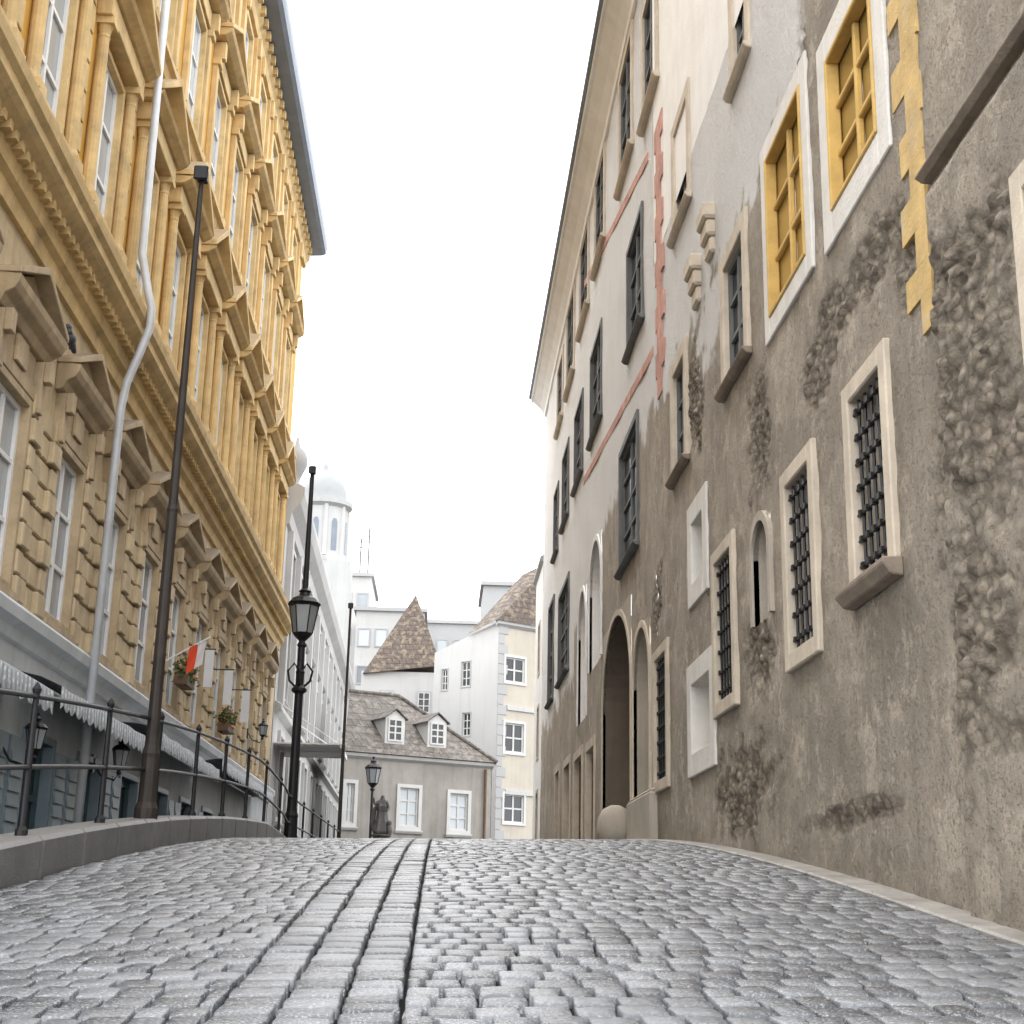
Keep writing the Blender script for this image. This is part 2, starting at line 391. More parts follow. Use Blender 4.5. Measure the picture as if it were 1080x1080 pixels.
while y < 33:
    L = random.uniform(.5, .9); z = gz(2.78, y+L/2); s_ = (gz(2.78, y+L)-gz(2.78, y))/2
    i = [mb.p(x, yy, zz) for x in (2.665, 2.94) for yy, zz in ((y+.006, z-s_-.1), (y+.006, z-s_+.012), (y+L-.006, z+s_+.012), (y+L-.006, z+s_-.1))]
    for f in ((0, 1, 2, 3), (4, 7, 6, 5), (0, 4, 5, 1), (3, 2, 6, 7), (1, 5, 6, 2)): mb.Fc.append([i[k] for k in f])
    y += L
struct(mb.build('pavement', M('pale_kerb_slabs', (.27, .255, .235), .5, .4, 3, .5, 40), bevel=.012))
# parapet kerb
mb = MB(); y = 2.0
def ktop(d): return gz(-2.8, d)+.27-.2*max(0, min(1, (d-23)/4))
while y < 27:
    L = 1.15; y1 = y+L-.012
    i = [mb.p(x, yy, zz) for x in (-3.04, -2.69) for yy, t, b in ((y, ktop(y), gz(-2.8, y)-.35), (y1, ktop(y1), gz(-2.8, y1)-.35)) for zz in (b, t)]
    for f in ((0, 1, 3, 2), (4, 6, 7, 5), (0, 4, 5, 1), (2, 3, 7, 6), (0, 2, 6, 4), (1, 5, 7, 3)): mb.Fc.append([i[k] for k in f])
    y += L
tag(mb.build('parapet_kerb', m_kerb, bevel=.03), 'low grey granite kerb along the left edge of the cobbled street under the railing', 'kerb')
# railing
rl = thing('iron_railing', (-2.86, 14, gz(-2.86, 14)), 'black iron railing with two bars standing on the low granite kerb', 'railing')
pd = [5.6+2.25*i for i in range(17)]
for d in pd:
    z = ktop(d) if d < 27 else gz(-2.8, d)
    p = MB(); p.lathe((-2.86, d, z), [(.045, -.03), (.045, .03), (.026, .06), (.022, .96), (.03, .98), (.034, 1.0), (.018, 1.03), (.004, 1.05)], 10)
    p.build('post', m_iron, rl, smooth=False)
for h in (.95, .46):
    MB().tube([(-2.86, d, (ktop(d) if d < 27 else gz(-2.8, d))+h) for d in [4.0+.75*i for i in range(51)]], .019, 8).build('rail', m_iron, rl, smooth=True)
# ------------------------------------------------------------------ yellow building
XB = -5.0; DZ = -.45; T = TL(XB, DZ); YE = 41.8
yb = thing('yellow_building', (XB, 25, prof(25)-.3), 'tall ochre yellow apartment house with pedimented windows, bracketed cornices and a grey eave', 'building')
PITCH = 2.65; C0 = 15.3; ks = list(range(-2, 10)); cs = [C0+PITCH*k for k in ks]; c0 = cs[0]
Y0 = c0-PITCH/2-2
ops = {k: [] for k in 'gluv'}
for c in cs:
    ops['g'].append((c-.62, c+.62, -.3, 2.35))
    ops['l'].append((c-.6, c+.6, 3.9, 6.0))
    ops['u'] += [(c-.6, c+.6, 9.35, 11.8), (c-.6, c+.6, 14.05, 16.45), (c-.54, c+.54, 18.25, 19.8)]
wall_grid('shopfront_wall', T, Y0, YE, -1.5, 3.4, .8, ops['g'], m_grey, yb)
wall_grid('rusticated_wall', T, Y0, YE, 3.4, 8.0, .8, ops['l'], m_ash, yb)
wall_grid('upper_wall', T, Y0, YE, 8.0, 20.6, .8, ops['u'], m_ochre, yb)
MB(T).box(-9, -.03, YE-.2, YE, -1.5, 20.5).build('end_wall', m_ash, yb)
MB(T).profile([(0, 3.3), (.06, 3.32), (.1, 3.45), (.2, 3.5), (.22, 3.62), (.2, 3.66), (0, 3.69)], Y0, YE+.1).build('sill_band', m_grey, yb)
mc = MB(T); mc.profile([(0, 7.75), (.06, 7.76), (.08, 7.95), (.16, 8.0), (.18, 8.2), (.38, 8.34), (.44, 8.4), (.44, 8.52), (.5, 8.58), (.52, 8.7), (.3, 8.8), (0, 8.86)], Y0, YE+.2)
q = Y0+.1
while q < YE: mc.box(.1, .3, q, q+.1, 8.18, 8.28); q += .22
mc.build('main_cornice', m_trim, yb)
mc = MB(T); mc.profile([(0, 13.5), (.08, 13.52), (.12, 13.66), (.2, 13.7), (.2, 13.8), (0, 13.85)], Y0, YE+.1); mc.build('string_course', m_trim, yb)
mc = MB(T); mc.profile([(0, 17.95), (.06, 17.96), (.1, 18.04), (.14, 18.06), (0, 18.14)], Y0, YE+.08); mc.build('string_course', m_trim, yb)
mc = MB(T); mc.profile([(0, 20.1), (.1, 20.12), (.14, 20.3), (.22, 20.4), (.22, 20.6), (0, 20.6)], Y0, YE+.15)
q = Y0+.2
while q < YE: mc.box(.12, .32, q, q+.14, 20.38, 20.58); q += .5
mc.build('eave_brackets', m_trim, yb)
MB(T).profile([(0, 20.603), (.6, 20.64), (.7, 20.70), (.74, 20.84), (.74, 21.1), (.6, 21.2), (-.3, 22.2), (-1.2, 24.2), (-1.2, 20.7)], Y0, YE+.3).build('eave', m_slate, yb)
w = win(yb, T, c0-.6, c0+.6, 3.9, 6.0, sw=.1, proud=.06, depth=.1, smat=m_sand, fmat=m_white, pmat=m_glass, nv=1, nh=2, bar=.035, fw=.07)
protos = [w]
for s in (-1, 1):
    q = MB(T); z = 3.74; i = 0
    while z < 6.2:
        wl = .24 if i % 2 else .36
        a0, a1 = sorted((c0+s*.705, c0+s*(.705+wl))); q.box(-.02, .08 if i % 2 else .11, a0, a1, z, z+.28)
        b0, b1 = sorted((c0+s*(.72+wl), c0+s*(PITCH/2-.01))); q.box(-.02, .045, b0, b1, z, z+.28)
        z += .315; i += 1
    protos.append(q.build('ashlar_blocks', m_ash, yb, bevel=.018))
q = MB(T); q.box(-.02, .07, c0-.7, c0+.7, 6.103, 6.27); q.box(-.02, .05, c0-.64, c0+.64, 6.27, 6.62)
q.profile([(0, 6.62), (.1, 6.64), (.14, 6.74), (.24, 6.8), (.28, 6.88), (.3, 6.97), (0, 7.0)], c0-1.0, c0+1.0)
for s in (-1, 1):
    a = c0+s*.8; q.prism([(a-.07, 5.98), (a+.07, 5.98), (a+.08, 6.62), (a-.08, 6.62)], -.01, .13)
    q.prism([(a-.08, 6.36), (a+.08, 6.36), (a+.08, 6.62), (a-.08, 6.62)], .13, .22)
    q.prism([(c0+s*1.02, 6.973), (c0+s*1.02, 7.05), (c0, 7.5), (c0, 7.4)], 0, .3)
q.box(.05, .1, c0-.2, c0+.2, 6.28, 6.6)
q.prism([(c0-.9, 6.99), (c0+.9, 6.99), (c0, 7.38)], 0, .12)
protos.append(q.build('window_hood', m_sand, yb, bevel=.01))
q = MB(T); q.box(-.02, .14, c0-.72, c0+.72, 3.7, 3.795)
protos.append(q.build('window_ledge', m_sand, yb, bevel=.01))
protos.append(win(yb, T, c0-.6, c0+.6, 9.35, 11.8, sw=.08, proud=.05, depth=.1, smat=m_trim, fmat=m_white, nv=1, nh=2, bar=.035, fw=.07))
def column(a, z0, z1, r=.09):
    q = MB(T); P = T(.09, a, 0); h = z1-z0
    q.lathe((P.x, P.y, z0+P.z), [(r*1.3, .12), (r*1.3, .18), (r*1.05, .24), (r, .3), (r*.98, h*.4), (r*.84, h-.28), (r*.95, h-.26), (r*.84, h-.22), (r*1.1, h-.12), (r*1.25, h-.1)], 12)
    q.box(0, .24, a-.13, a+.13, z0, z0+.12); q.box(0, .24, a-.13, a+.13, z1-.1, z1); return q.build('column', m_trim, yb, bevel=0)
for s in (-1, 1): protos.append(column(c0+s*.86, 9.25, 12.0))
q = MB(T); q.box(0, .27, c0-1.04, c0+1.04, 8.88, 9.22); protos.append(q.build('balustrade_block', m_trim, yb, bevel=.02))
q = MB(T); q.box(0, .22, c0-1.04, c0+1.04, 12.003, 12.3); q.profile([(0, 12.3), (.26, 12.32), (.38, 12.4), (.42, 12.46), (0, 12.48)], c0-1.14, c0+1.14)
q.prism([(c0-.95, 12.48), (c0+.95, 12.48), (c0, 13.1)], 0, .14)
for s in (-1, 1): q.prism([(c0+s*1.16, 12.463), (c0+s*1.16, 12.57), (c0, 13.36), (c0, 13.22)], 0, .42)
protos.append(q.build('pediment', m_trim, yb, bevel=.01))
protos.append(win(yb, T, c0-.6, c0+.6, 14.05, 16.45, sw=.09, proud=.06, depth=.1, smat=m_trim, fmat=m_white, nv=1, nh=2, bar=.035, fw=.07))
for s in (-1, 1):
    q = MB(T); a = c0+s*.86; q.box(0, .11, a-.1, a+.1, 14.0, 16.6); q.box(0, .16, a-.13, a+.13, 13.86, 14.02); q.box(0, .17, a-.13, a+.13, 16.45, 16.6); q.box(0, .24, a-.08, a+.08, 16.6, 16.98)
    protos.append(q.build('pilaster', m_trim, yb, bevel=.01))
q = MB(T); q.box(0, .1, c0-.74, c0+.74, 16.6, 16.95); q.profile([(0, 17.0), (.24, 17.02), (.36, 17.1), (.4, 17.18), (0, 17.22)], c0-1.14, c0+1.14)
q.prism([(c0-.95, 17.22), (c0+.95, 17.22), (c0, 17.72)], 0, .12)
for s in (-1, 1): q.prism([(c0+s*1.16, 17.183), (c0+s*1.16, 17.28), (c0, 17.92), (c0, 17.8)], 0, .39)
protos.append(q.build('pediment', m_trim, yb, bevel=.01))
protos.append(win(yb, T, c0-.54, c0+.54, 18.25, 19.8, sw=.13, proud=.06, depth=.1, smat=m_trim, fmat=m_white, nv=1, nh=1, bar=.035, fw=.07))
for s in (-1, 1):
    q = MB(T); a = c0+s*.96; q.box(0, .12, a-.12, a+.12, 18.16, 20.08); q.box(.12, .2, a-.07, a+.07, 19.6, 20.08)
    protos.append(q.build('pilaster', m_trim, yb, bevel=.01))
q = MB(T); a = c0+PITCH/2
z = 8.9
while z < 13.3: q.box(0, .05, a-.11, a+.11, z, z+.4); z += .44
protos.append(q.build('rusticated_strip', m_trim, yb, bevel=.01))
q = win(yb, T, c0-.62, c0+.62, -.3, 2.35, sw=.1, proud=.04, depth=.16, smat=m_teal2, fmat=m_teal, pmat=m_dglass, nv=1, nh=3, bar=.05, fw=.1, name='shop_door')
protos.append(q)
for s in (-1, 1):
    q = MB(T); a = c0+s*1.0; q.box(0, .05, a-.27, a+.27, -.28, 2.3)
    for i in range(14): q.profile([(.05, -.2+.17*i), (.075, -.2+.17*i), (.05, -.05+.17*i)], a-.22, a+.22)
    protos.append(q.build('shutter', m_teal2, yb))
for k, c in enumerate(cs[1:], 1):
    for o in protos: copytree(o, yb, (0, c-c0, 0))
for (a0, a1), up in zip(((8.2, 16.4), (16.7, 21.6), (22.0, 29.0), (29.3, 38.5)), (0, .1, .3, .55)):
    q = MB(T); n = int((a1-a0)/.05); ro = []
    for i in range(n+1):
        a = a0+(a1-a0)*i/n; dz = .012*math.sin(a*5)+up
        ro.append([q.p(.02, a, 3.0+up*.4), q.p(.3, a, 2.9+dz*.7), q.p(.55, a, 2.76+dz), q.p(.56+.01*math.sin(a*9), a, 2.56+up-.07*abs(math.sin(math.pi*a/.3)))])
    for A, B in zip(ro, ro[1:]):
        for j in range(3): q.Fc.append([A[j], B[j], B[j+1], A[j+1]])
    q.build('awning', m_awn, yb, smooth=True)
ap = C0+PITCH*1.5
MB(T).tube([(.3, ap, 20.3), (.36, ap, 9.6), (.5, ap, 9.0), (.57, ap, 8.75), (.57, ap, 8.45), (.46, ap, 8.05), (.32, ap, 7.6), (.27, ap, 7.2), (.25, ap, -.5)], .06, 10).build('drainpipe', m_pipe, yb, smooth=True)
# ------------------------------------------------------------------ pale building further left
A, B = (XB, YE+.3), (-5.7, 82); T = TW(A, B)
pb = thing('pale_building', (A[0], 60, 1.6), 'pale grey stucco row with long cornice beyond the yellow house on the left', 'building')
L = 82-YE
op = []
for i in range(11):
    a = 1.6+3.3*i
    op += [(a, a+1.2, 2.6, 5.0), (a, a+1.2, 6.2, 8.4), (a, a+1.2, 9.2, 10.8)]
wall_grid('wall', T, 0, L, 0, 12, 1.5, op, m_pale, pb)
MB(T).profile([(0, 11.2), (.1, 11.25), (.15, 11.6), (.4, 11.9), (.5, 12.2), (.5, 12.4), (0, 12.6), (-3, 14), (-3, 11.2)], -.05, L).build('cornice', m_pale, pb)
MB(T).profile([(0, 5.5), (.2, 5.6), (.2, 5.75), (0, 5.85)], 0, L).build('string_course', m_pale, pb)
for o in op: win(pb, T, o[0], o[1], o[2], o[3], sw=.15, proud=.1, depth=.1, smat=m_pale, fmat=m_fwhite, pmat=m_dglass, nv=1, nh=2, bevel=0, sill=m_hgrey, sillp=.2)
for i in range(11):
    a = .9+3.3*i
    q = MB(T); q.box(0, .18, a-.25, a+.25, 5.86, 11.19); q.build('pilaster', m_pale, pb)
MB(T).box(-6, 0, -.1, -.002, 0, 12).build('end_wall', m_pale, pb)
q = MB(T); P = T(.1, .9, 12.4); q.lathe(tuple(P), [(.3, 0), (.3, .3), (.12, .4), (.18, .6), (.34, .95), (.36, 1.2), (.26, 1.45), (.1, 1.6), (.05, 1.9)], 14); q.build('roof_urn', m_hgrey, pb, smooth=True)
q = MB(T); q.box(.02, 2.0, .4, 4.2, 4.64, 4.68); q.box(1.96, 2.0, .4, 4.2, 4.55, 4.64)
for a in (.6, 2.3, 4.0): q.tube([(.02, a, 4.62), (1.95, a, 4.62)], .018, 6)
for a in (.6, 4.0): q.tube([(.02, a, 5.9), (1.9, a, 4.7)], .02, 6)
q.build('entrance_canopy', m_white, pb)
# ------------------------------------------------------------------ right walls
XW = 2.9; TRr = TR(XW); ZE = 15.72; WT = 15.5
def rr(l, r, t, b, dz=0):
    cx, cy = (l+r)/2, (t+b)/2
    return (PX(r, cy, XW).y, PX(l, cy, XW).y, PX(cx, b, XW).z, PX(cx, t, XW).z)
def ell(px, py, w, h):
    P = PX(px, py, XW); return (P.y, P.z, P.y*w/(px-VPX), h/F*P.y)
ELL = [ell(1042, 430, 64, 280), ell(1040, 660, 64, 215), ell(1035, 300, 48, 120), ell(905, 290, 60, 45), ell(845, 60, 14, 50), ell(800, 470, 18, 80), ell(732, 420, 11, 75), ell(693, 640, 8, 40),
       ell(800, 690, 20, 60), ell(785, 830, 32, 60), ell(862, 390, 22, 50), ell(955, 270, 20, 70), ell(900, 860, 60, 16), ell(1000, 300, 30, 100), ell(958, 60, 10, 90)]
def sstep(x): x = max(0, min(1, x)); return x*x*(3-2*x)
SPLIT = 19.3
def masks(a, z):
    v = Vector((0, a, z)); nn = .55*noise.noise(v*1.3)+.38*noise.noise(v*4)+.2*noise.noise(v*11)
    m = 0
    for c, zc, ra, rz in ELL:
        r = math.hypot((a-c)/ra, (z-zc)/rz)
        if r < 2: m = max(m, sstep((1.1-r+nn)*1.5))
    lim = 6.9 if a < SPLIT else 7.0
    if a > 27: lim = 6.0+(32-a)*.2 if a < 32 else 5.0
    w = sstep((z-lim+.7*nn)*5)
    if a < 11.5: w *= sstep((a-10.3)*2+nn)
    if a < 18 and z < 7.4: w = max(w, sstep((.9-math.hypot((a-15.0)/1.0, (z-6.6)/.6)+nn*.9)*4)*.9)
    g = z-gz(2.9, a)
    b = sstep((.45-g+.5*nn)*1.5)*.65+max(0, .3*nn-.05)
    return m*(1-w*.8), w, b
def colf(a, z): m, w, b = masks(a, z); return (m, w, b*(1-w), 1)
def disp(a, z):
    m, w, b = masks(a, z); v = Vector((0, a, z))
    d = .018*noise.noise(v*.9)+.008*noise.noise(v*5)*(1-w*.6)
    if m > .02:
        wv = .25*noise.noise(v*3.5)
        dist, _ = noise.voronoi(Vector((3.3+.5*noise.noise(v*2), a*6.5+wv, z*8.7-wv)))
        st = sstep((dist[1]-dist[0])*2.8)
        d += m*(-.028+.052*st*max(.1, .55+.8*noise.noise(v*3.1))+.012*noise.noise(v*9)+.013*noise.noise(v*24))
    if a < 7.85 and z < 4.3: d += .07*sstep((7.85-a)*8)
    return d
G1, G2, G3, G4 = rr(903, 938, 400, 603), rr(834, 860, 497, 682), rr(757, 775, 585, 737), rr(693, 705, 692, 822)
Y1, Y2 = rr(875, 927, 6, 189), rr(811, 851, 122, 308)
M1, M2 = rr(766, 787, 262, 385), rr(712, 724, 385, 488)
B1, B2 = rr(774, 787, -30, 60), rr(712, 726, 122, 218)
NICH = [rr(731, 743, 545, 610), rr(731, 751, 715, 790)]
AN = rr(797, 814, 548, 655)
EW = (5.5, 6.28, 2.76, 3.53)
near_ops = [G1, G2, G3, G4, Y1, Y2, M1, M2, B1, B2, AN, EW]+NICH
sb = thing('stone_building', (XW, 12, gz(2.9, 12)), 'weathered grey brown plaster house with exposed rubble patches and iron grated windows on the right', 'building')
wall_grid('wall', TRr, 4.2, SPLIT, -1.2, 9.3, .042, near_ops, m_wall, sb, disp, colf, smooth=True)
wall_grid('upper_wall', TRr, 4.2, SPLIT, 9.3, WT, .6, [], m_whitewash, sb)
for g, sl in ((G1, m_sill), (G2, None), (G3, None), (G4, None)):
    win(sb, TRr, *g, sw=.15, proud=.045, depth=.2, smat=m_beige, pmat=m_dglass, grate=True, sill=sl, bevel=.012, sillp=.14, sillh=.13, wb=.15 if not sl else .05)
win(sb, TRr, *EW, sw=.14, proud=.11, depth=.2, smat=m_beige, pmat=m_dglass, fmat=m_brown)
for yw, f in ((Y1, .25), (Y2, .20)):
    w = win(sb, TRr, *yw, sw=f, proud=.03, depth=.02, smat=m_offwhite, pmat=m_yglass, bevel=.01, push=.07)
    a0, a1, z0, z1 = yw
    q = MB(TRr); q.ring(-.07, .042, a0+.05, a1-.05, z0+.05, z1-.05, .048)
    q.box(-.07, -.02, (a0+a1)/2-.028, (a0+a1)/2+.028, z0+.05, z1-.05)
    for t in (.36, .68): zz = z0+(z1-z0)*t; q.box(-.07, -.025, a0+.05, a1-.05, zz-.025, zz+.025)
    q.build('stone_mullions', m_yel, w, bevel=.01)
for m_, sm in ((M1, m_sill), (M2, m_sill)):
    win(sb, TRr, *m_, sw=.19, proud=.04, depth=.08, smat=m_beige, fmat=m_gstone, pmat=m_dglass, nv=1, nh=2, sill=sm, sillp=.11, sillh=.08, bevel=.012, wb=.1)
for m_ in (B1, B2):
    win(sb, TRr, *m_, sw=.19, proud=.03, depth=.08, smat=m_beige, fmat=m_gstone, pmat=m_dglass, nv=1, nh=2, sill=m_beige, sillp=.1, sillh=.08, bevel=.012)
for nch in NICH:
    win(sb, TRr, *nch, sw=.26, proud=.03, depth=.3, smat=m_offwhite, pmat=m_gplaster, bevel=.01, name='niche')
for (px, py) in ((750, 222), (736, 275)):
    P = PX(px, py, XW); q = MB(TRr)
    for i, (pr_, w_) in enumerate(((.14, .24), (.1, .21), (.06, .18))): q.box(-.03, pr_, P.y-w_, P.y+w_, P.z-.2*(i+1), P.z-.2*i-.003)
    q.build('stone_corbel', m_beige, sb, bevel=.03)
def arch(parent, T, a0, a1, z0, zs, z1, depth, mat, bmat, name, rim=None, rimw=.15, o=.012, back=True, jmat=None):
    q = MB(T); n = 18; c = (a0+a1)/2; r = (a1-a0)/2
    cur = [(c-r*math.cos(math.pi*i/n), zs+(z1-zs)*math.sin(math.pi*i/n)) for i in range(n+1)]
    for (p0, q0), (p1, q1) in zip(cur, cur[1:]):
        q.poly([(o, p0, q0), (o, p1, q1), (o, p1, z1+.02), (o, p0, z1+.02)])
    w = q.build(name, mat, parent, recalc=False)
    q = MB(T); path = [(a0, z0)]+cur+[(a1, z0)]
    for (p0, q0), (p1, q1) in zip(path, path[1:]): q.poly([(o, p0, q0), (o, p1, q1), (-depth, p1, q1), (-depth, p0, q0)])
    q.build('reveal', jmat or mat, w, recalc=False)
    if back: MB(T).box(-depth-.05, -depth+.002, a0-.05, a1+.05, z0, z1+.05).build('back', bmat, w)
    if rim:
        k = MB(T); cur2 = [(c-(r+rimw)*math.cos(math.pi*i/n), zs+(z1-zs+rimw)*math.sin(math.pi*i/n)) for i in range(n+1)]
        for i in range(n): k.prism([cur[i], cur[i+1], cur2[i+1], cur2[i]], -.03, .045)
        k.box(-.03, .045, a0-rimw, a0, z0, zs); k.box(-.03, .045, a1, a1+rimw, z0, zs)
        k.build('arch_rim', rim, w)
    return w
arch(sb, TRr, AN[0], AN[1], AN[2], AN[3]-.3, AN[3], .22, m_gplaster, m_brown, 'arched_niche', rim=m_gplaster, rimw=.09, o=.02)
q = MB(TRr); z = PX(980, 350, XW).z; i = 0
while z < 7.2:
    h = random.uniform(.2, .32); q.box(-.05, .02, 7.82+random.uniform(0, .04), 7.82+(.5 if i % 2 else .27)+random.uniform(-.06, .06), z, z+h); z += h+.002; i += 1
q.build('painted_quoins', m_yelp, sb)
q = MB(TRr); q.profile([(-.05, 4.385), (.06, 4.39), (.1, 4.42), (.1, 4.435), (-.05, 4.47)], 4.2, 7.8); q.build('drip_ledge', m_sill, sb, bevel=.004)
q = MB(TRr); z = PX(700, 410, XW).z; zt = PX(700, 110, XW).z; i = 0
while z < zt:
    h = .36; q.box(-.03, .02, 18.35 if i % 2 else 18.55, 19.1 if i % 2 else 18.95, z, z+h); z += h+.002; i += 1
q.build('painted_quoins', m_red, sb)
def eave(parent, a0, a1, z=ZE):
    MB(TRr).profile([(0, z-.6), (.05, z-.58), (.07, z-.46), (.2, z-.28), (.4, z-.1), (.46, z-.08), (.48, z-.06), (.48, z), (0, z)], a0, a1).build('cornice', m_whitewash, parent)
    MB(TRr).profile([(0, z+.003), (.5, z+.003), (.55, z+.03), (.55, z+.12), (-.5, z+.9), (-4, z+3.4), (-4, z)], a0-.0, a1).build('roof', m_slate, parent)
eave(sb, 4.2, SPLIT-.003)
YW = 42.5
wb_ = thing('white_building', (XW, 28, gz(2.9, 28)), 'long white plastered house with red painted bands, dark framed windows and an arched gateway', 'building')
TOP = [rr(680, 693, -10, 98), rr(655, 667, 62, 168), rr(629, 638, 168, 260), rr(613, 621, 243, 328), rr(599, 606, 320, 395), rr(589, 594, 385, 440)]
GR = [rr(663, 678, 245, 350), rr(624, 635, 362, 448), rr(607, 615, 430, 502), rr(594, 600, 478, 545), rr(585, 589, 520, 580)]
LO = [rr(655, 673, 462, 582), rr(590, 600, 622, 708), rr(579, 584, 640, 735)]
AR1, AR2 = rr(637, 667, 650, 893), rr(669, 687, 662, 868)
AR1 = (AR1[0], AR1[1], gz(2.9, AR1[0])-.1, AR1[3])
AR2 = (max(SPLIT+.22, AR2[0]), min(AR2[1], AR1[0]-.3), gz(2.9, 20)+.5, AR2[3])
BL = [rr(623, 635, 572, 700), rr(611, 619, 625, 760)]
DO = [rr(606, 614, 800, 900), rr(595, 601, 808, 900), rr(586, 590, 815, 900), rr(619, 627, 790, 900)]
DO = [(d[0], d[1], 1.0, d[3]) for d in DO]
wops = [o for o in TOP+GR+LO+[AR1, AR2]+BL+DO if o[1] < YW-.3]
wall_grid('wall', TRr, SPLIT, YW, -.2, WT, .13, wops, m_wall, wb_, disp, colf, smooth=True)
MB(TRr).box(-6, -.03, YW-.1, YW, 0, WT).build('end_wall', m_whitewash, wb_)
for o in TOP:
    if o in wops: win(wb_, TRr, *o, sw=.18, proud=.04, depth=.05, smat=m_beige, fmat=m_gstone, pmat=m_dglass, sill=m_beige, sillp=.12, sillh=.1, bevel=0)
for o in GR:
    if o in wops: win(wb_, TRr, *o, sw=.10, proud=.035, depth=.07, smat=m_gstone, fmat=m_gstone, pmat=m_dglass, sill=m_gstone, sillp=.11, sillh=.08, bevel=0)
for o in LO:
    if o in wops: win(wb_, TRr, *o, sw=.11, proud=.035, depth=.08, smat=m_gstone, fmat=m_gstone, pmat=m_dglass, nv=1, nh=3, sill=m_gstone, sillp=.11, sillh=.08, bevel=0)
for o in DO:
    if o in wops: win(wb_, TRr, *o, sw=.18, proud=.03, depth=.15, smat=m_beige, fmat=m_brown, pmat=m_brown, nv=1, nh=2, bevel=0, name='street_door')
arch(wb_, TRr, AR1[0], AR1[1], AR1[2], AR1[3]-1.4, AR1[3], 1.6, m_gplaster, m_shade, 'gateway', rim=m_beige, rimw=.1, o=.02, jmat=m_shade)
arch(wb_, TRr, AR2[0], AR2[1], AR2[2], AR2[3]-.8, AR2[3], .5, m_gplaster, m_beige, 'blind_arch', rim=m_beige, rimw=.1, o=.02)
for b in BL: arch(wb_, TRr, b[0], b[1], b[2], b[3]-.9, b[3], .25, m_whitewash, m_beige, 'lancet_niche', rim=m_whitewash, rimw=.12, o=.02)
for (p0, p1) in (((684, 165), (617, 300)), ((697, 352), (616, 508))):
    a, b = PX(*p0, XW), PX(*p1, XW); a.y = max(a.y, SPLIT+.02)
    q = MB(TRr); n = 20
    for i in range(n):
        t0, t1 = i/n, (i+1)/n
        y0, y1 = a.y+(b.y-a.y)*t0, a.y+(b.y-a.y)*t1; z0, z1 = a.z+(b.z-a.z)*t0, a.z+(b.z-a.z)*t1
        q.prism([(y0, z0-.08), (y1-.004, z1-.08), (y1-.004, z1+.08), (y0, z0+.08)], -.03, .016)
    q.build('painted_band', m_red, wb_)
eave(wb_, SPLIT+.003, YW+.1)
q = MB(); d = AR1[0]+.2; z = gz(2.6, d); q.lathe((2.66, d, z-.05), [(.27, 0), (.29, .2), (.27, .38), (.19, .52), (.07, .58)], 14)
tag(q.build('guard_stone', m_gplaster, smooth=True), 'small rounded grey guard stone at the foot of the arched gateway', 'stone')
q = MB(TRr); z = gz(2.9, AR2[0]); q.box(-.02, .12, SPLIT+.0, AR1[0]-.14, z-.1, z+.62); q.profile([(-.02, z+.62), (.12, z+.62), (-.02, z+.72)], SPLIT+.0, AR1[0]-.14)
q.build('stone_plinth', m_gplaster, wb_, bevel=.03)
YF = 46.0
ft = thing('narrow_townhouse', (XW, 44, 1.1), 'narrow white townhouse at the far end of the right side row', 'building')
fo = []
for i in range(1):
    for z0 in (2.0, 4.6, 7.2): fo.append((YW+1.2, YW+1.9, z0, z0+1.5))
wall_grid('wall', TRr, YW+.01, YF, 0, 10.6, 1, fo, m_whitewash, ft)
for o in fo: win(ft, TRr, *o, sw=.1, proud=.02, depth=.1, smat=m_beige, fmat=m_gstone, pmat=m_dglass, bevel=0)
MB(TRr).profile([(0, 10.4), (.1, 10.5), (.1, 10.62), (-3, 12), (-3, 10.4)], YW+.16, YF+.1).build('roof', m_hgrey, ft)
MB(TRr).box(-6, -.02, YF-.1, YF, 0, 10.1).build('end_wall', m_whitewash, ft)
# ------------------------------------------------------------------ end house
A, B = (-3.95, 57.2), (2.05, 60.4); T = TW(A, B); L = math.hypot(B[0]-A[0], B[1]-A[1])
eh = thing('end_house', (-1, 59, 1.1), 'low grey plastered house with brown tiled roof and two white dormers closing the street', 'house')
def ow(l, r, t, b):
    cx, cy = (l+r)/2, (t+b)/2
    return (onW(A, B, l, cy)[0], onW(A, B, r, cy)[0], onW(A, B, cx, b)[1], onW(A, B, cx, t)[1])
EO = [ow(421, 441, 831, 872), ow(474, 493, 837, 876), ow(364, 373, 826, 868)]
ez = 6.0; SH = 3.4
wall_grid('wall', T, 0, L, 0, ez, 1, EO, m_hgp, eh)
for o in EO: win(eh, T, *o, sw=.14, proud=.06, depth=.1, smat=m_fwhite, fmat=m_fwhite, pmat=m_glass, nv=1, nh=2, bar=.04, fw=.07, sill=m_pale, bevel=0)
for aa, nm in ((L+.02, 'side_wall'), (-.02, 'side_wall')):
    Pb = T(-6.5, aa+SH, 0); P0 = T(0, aa, 0)
    q = MB(); q.poly([(P0.x, P0.y, 0), (Pb.x, Pb.y, 0), (Pb.x, Pb.y, ez), (P0.x, P0.y, ez)]); q.build(nm, m_hgp, eh)
MB(T).profile([(0, ez-.25), (.15, ez-.15), (.18, ez-.03), (0, ez-.005)], -.05, L+.05).build('cornice', m_pale, eh)
e0, e1 = T(.25, -.12, ez), T(.25, L+.1, ez); r0, r1 = T(-3.2, -.12+SH*.5, 8.9), T(-3.2, L-2.9, 8.9); b1 = T(-6.6, L+.12+SH, ez); b0 = T(-6.6, -.12+SH, ez)
q = MB(); V = [q.w(v) for v in (e0, e1, r1, r0, b1, b0)]; q.Fc += [[V[0], V[1], V[2], V[3]], [V[1], V[4], V[2]], [V[3], V[2], V[4], V[5]], [V[0], V[3], V[5]]]
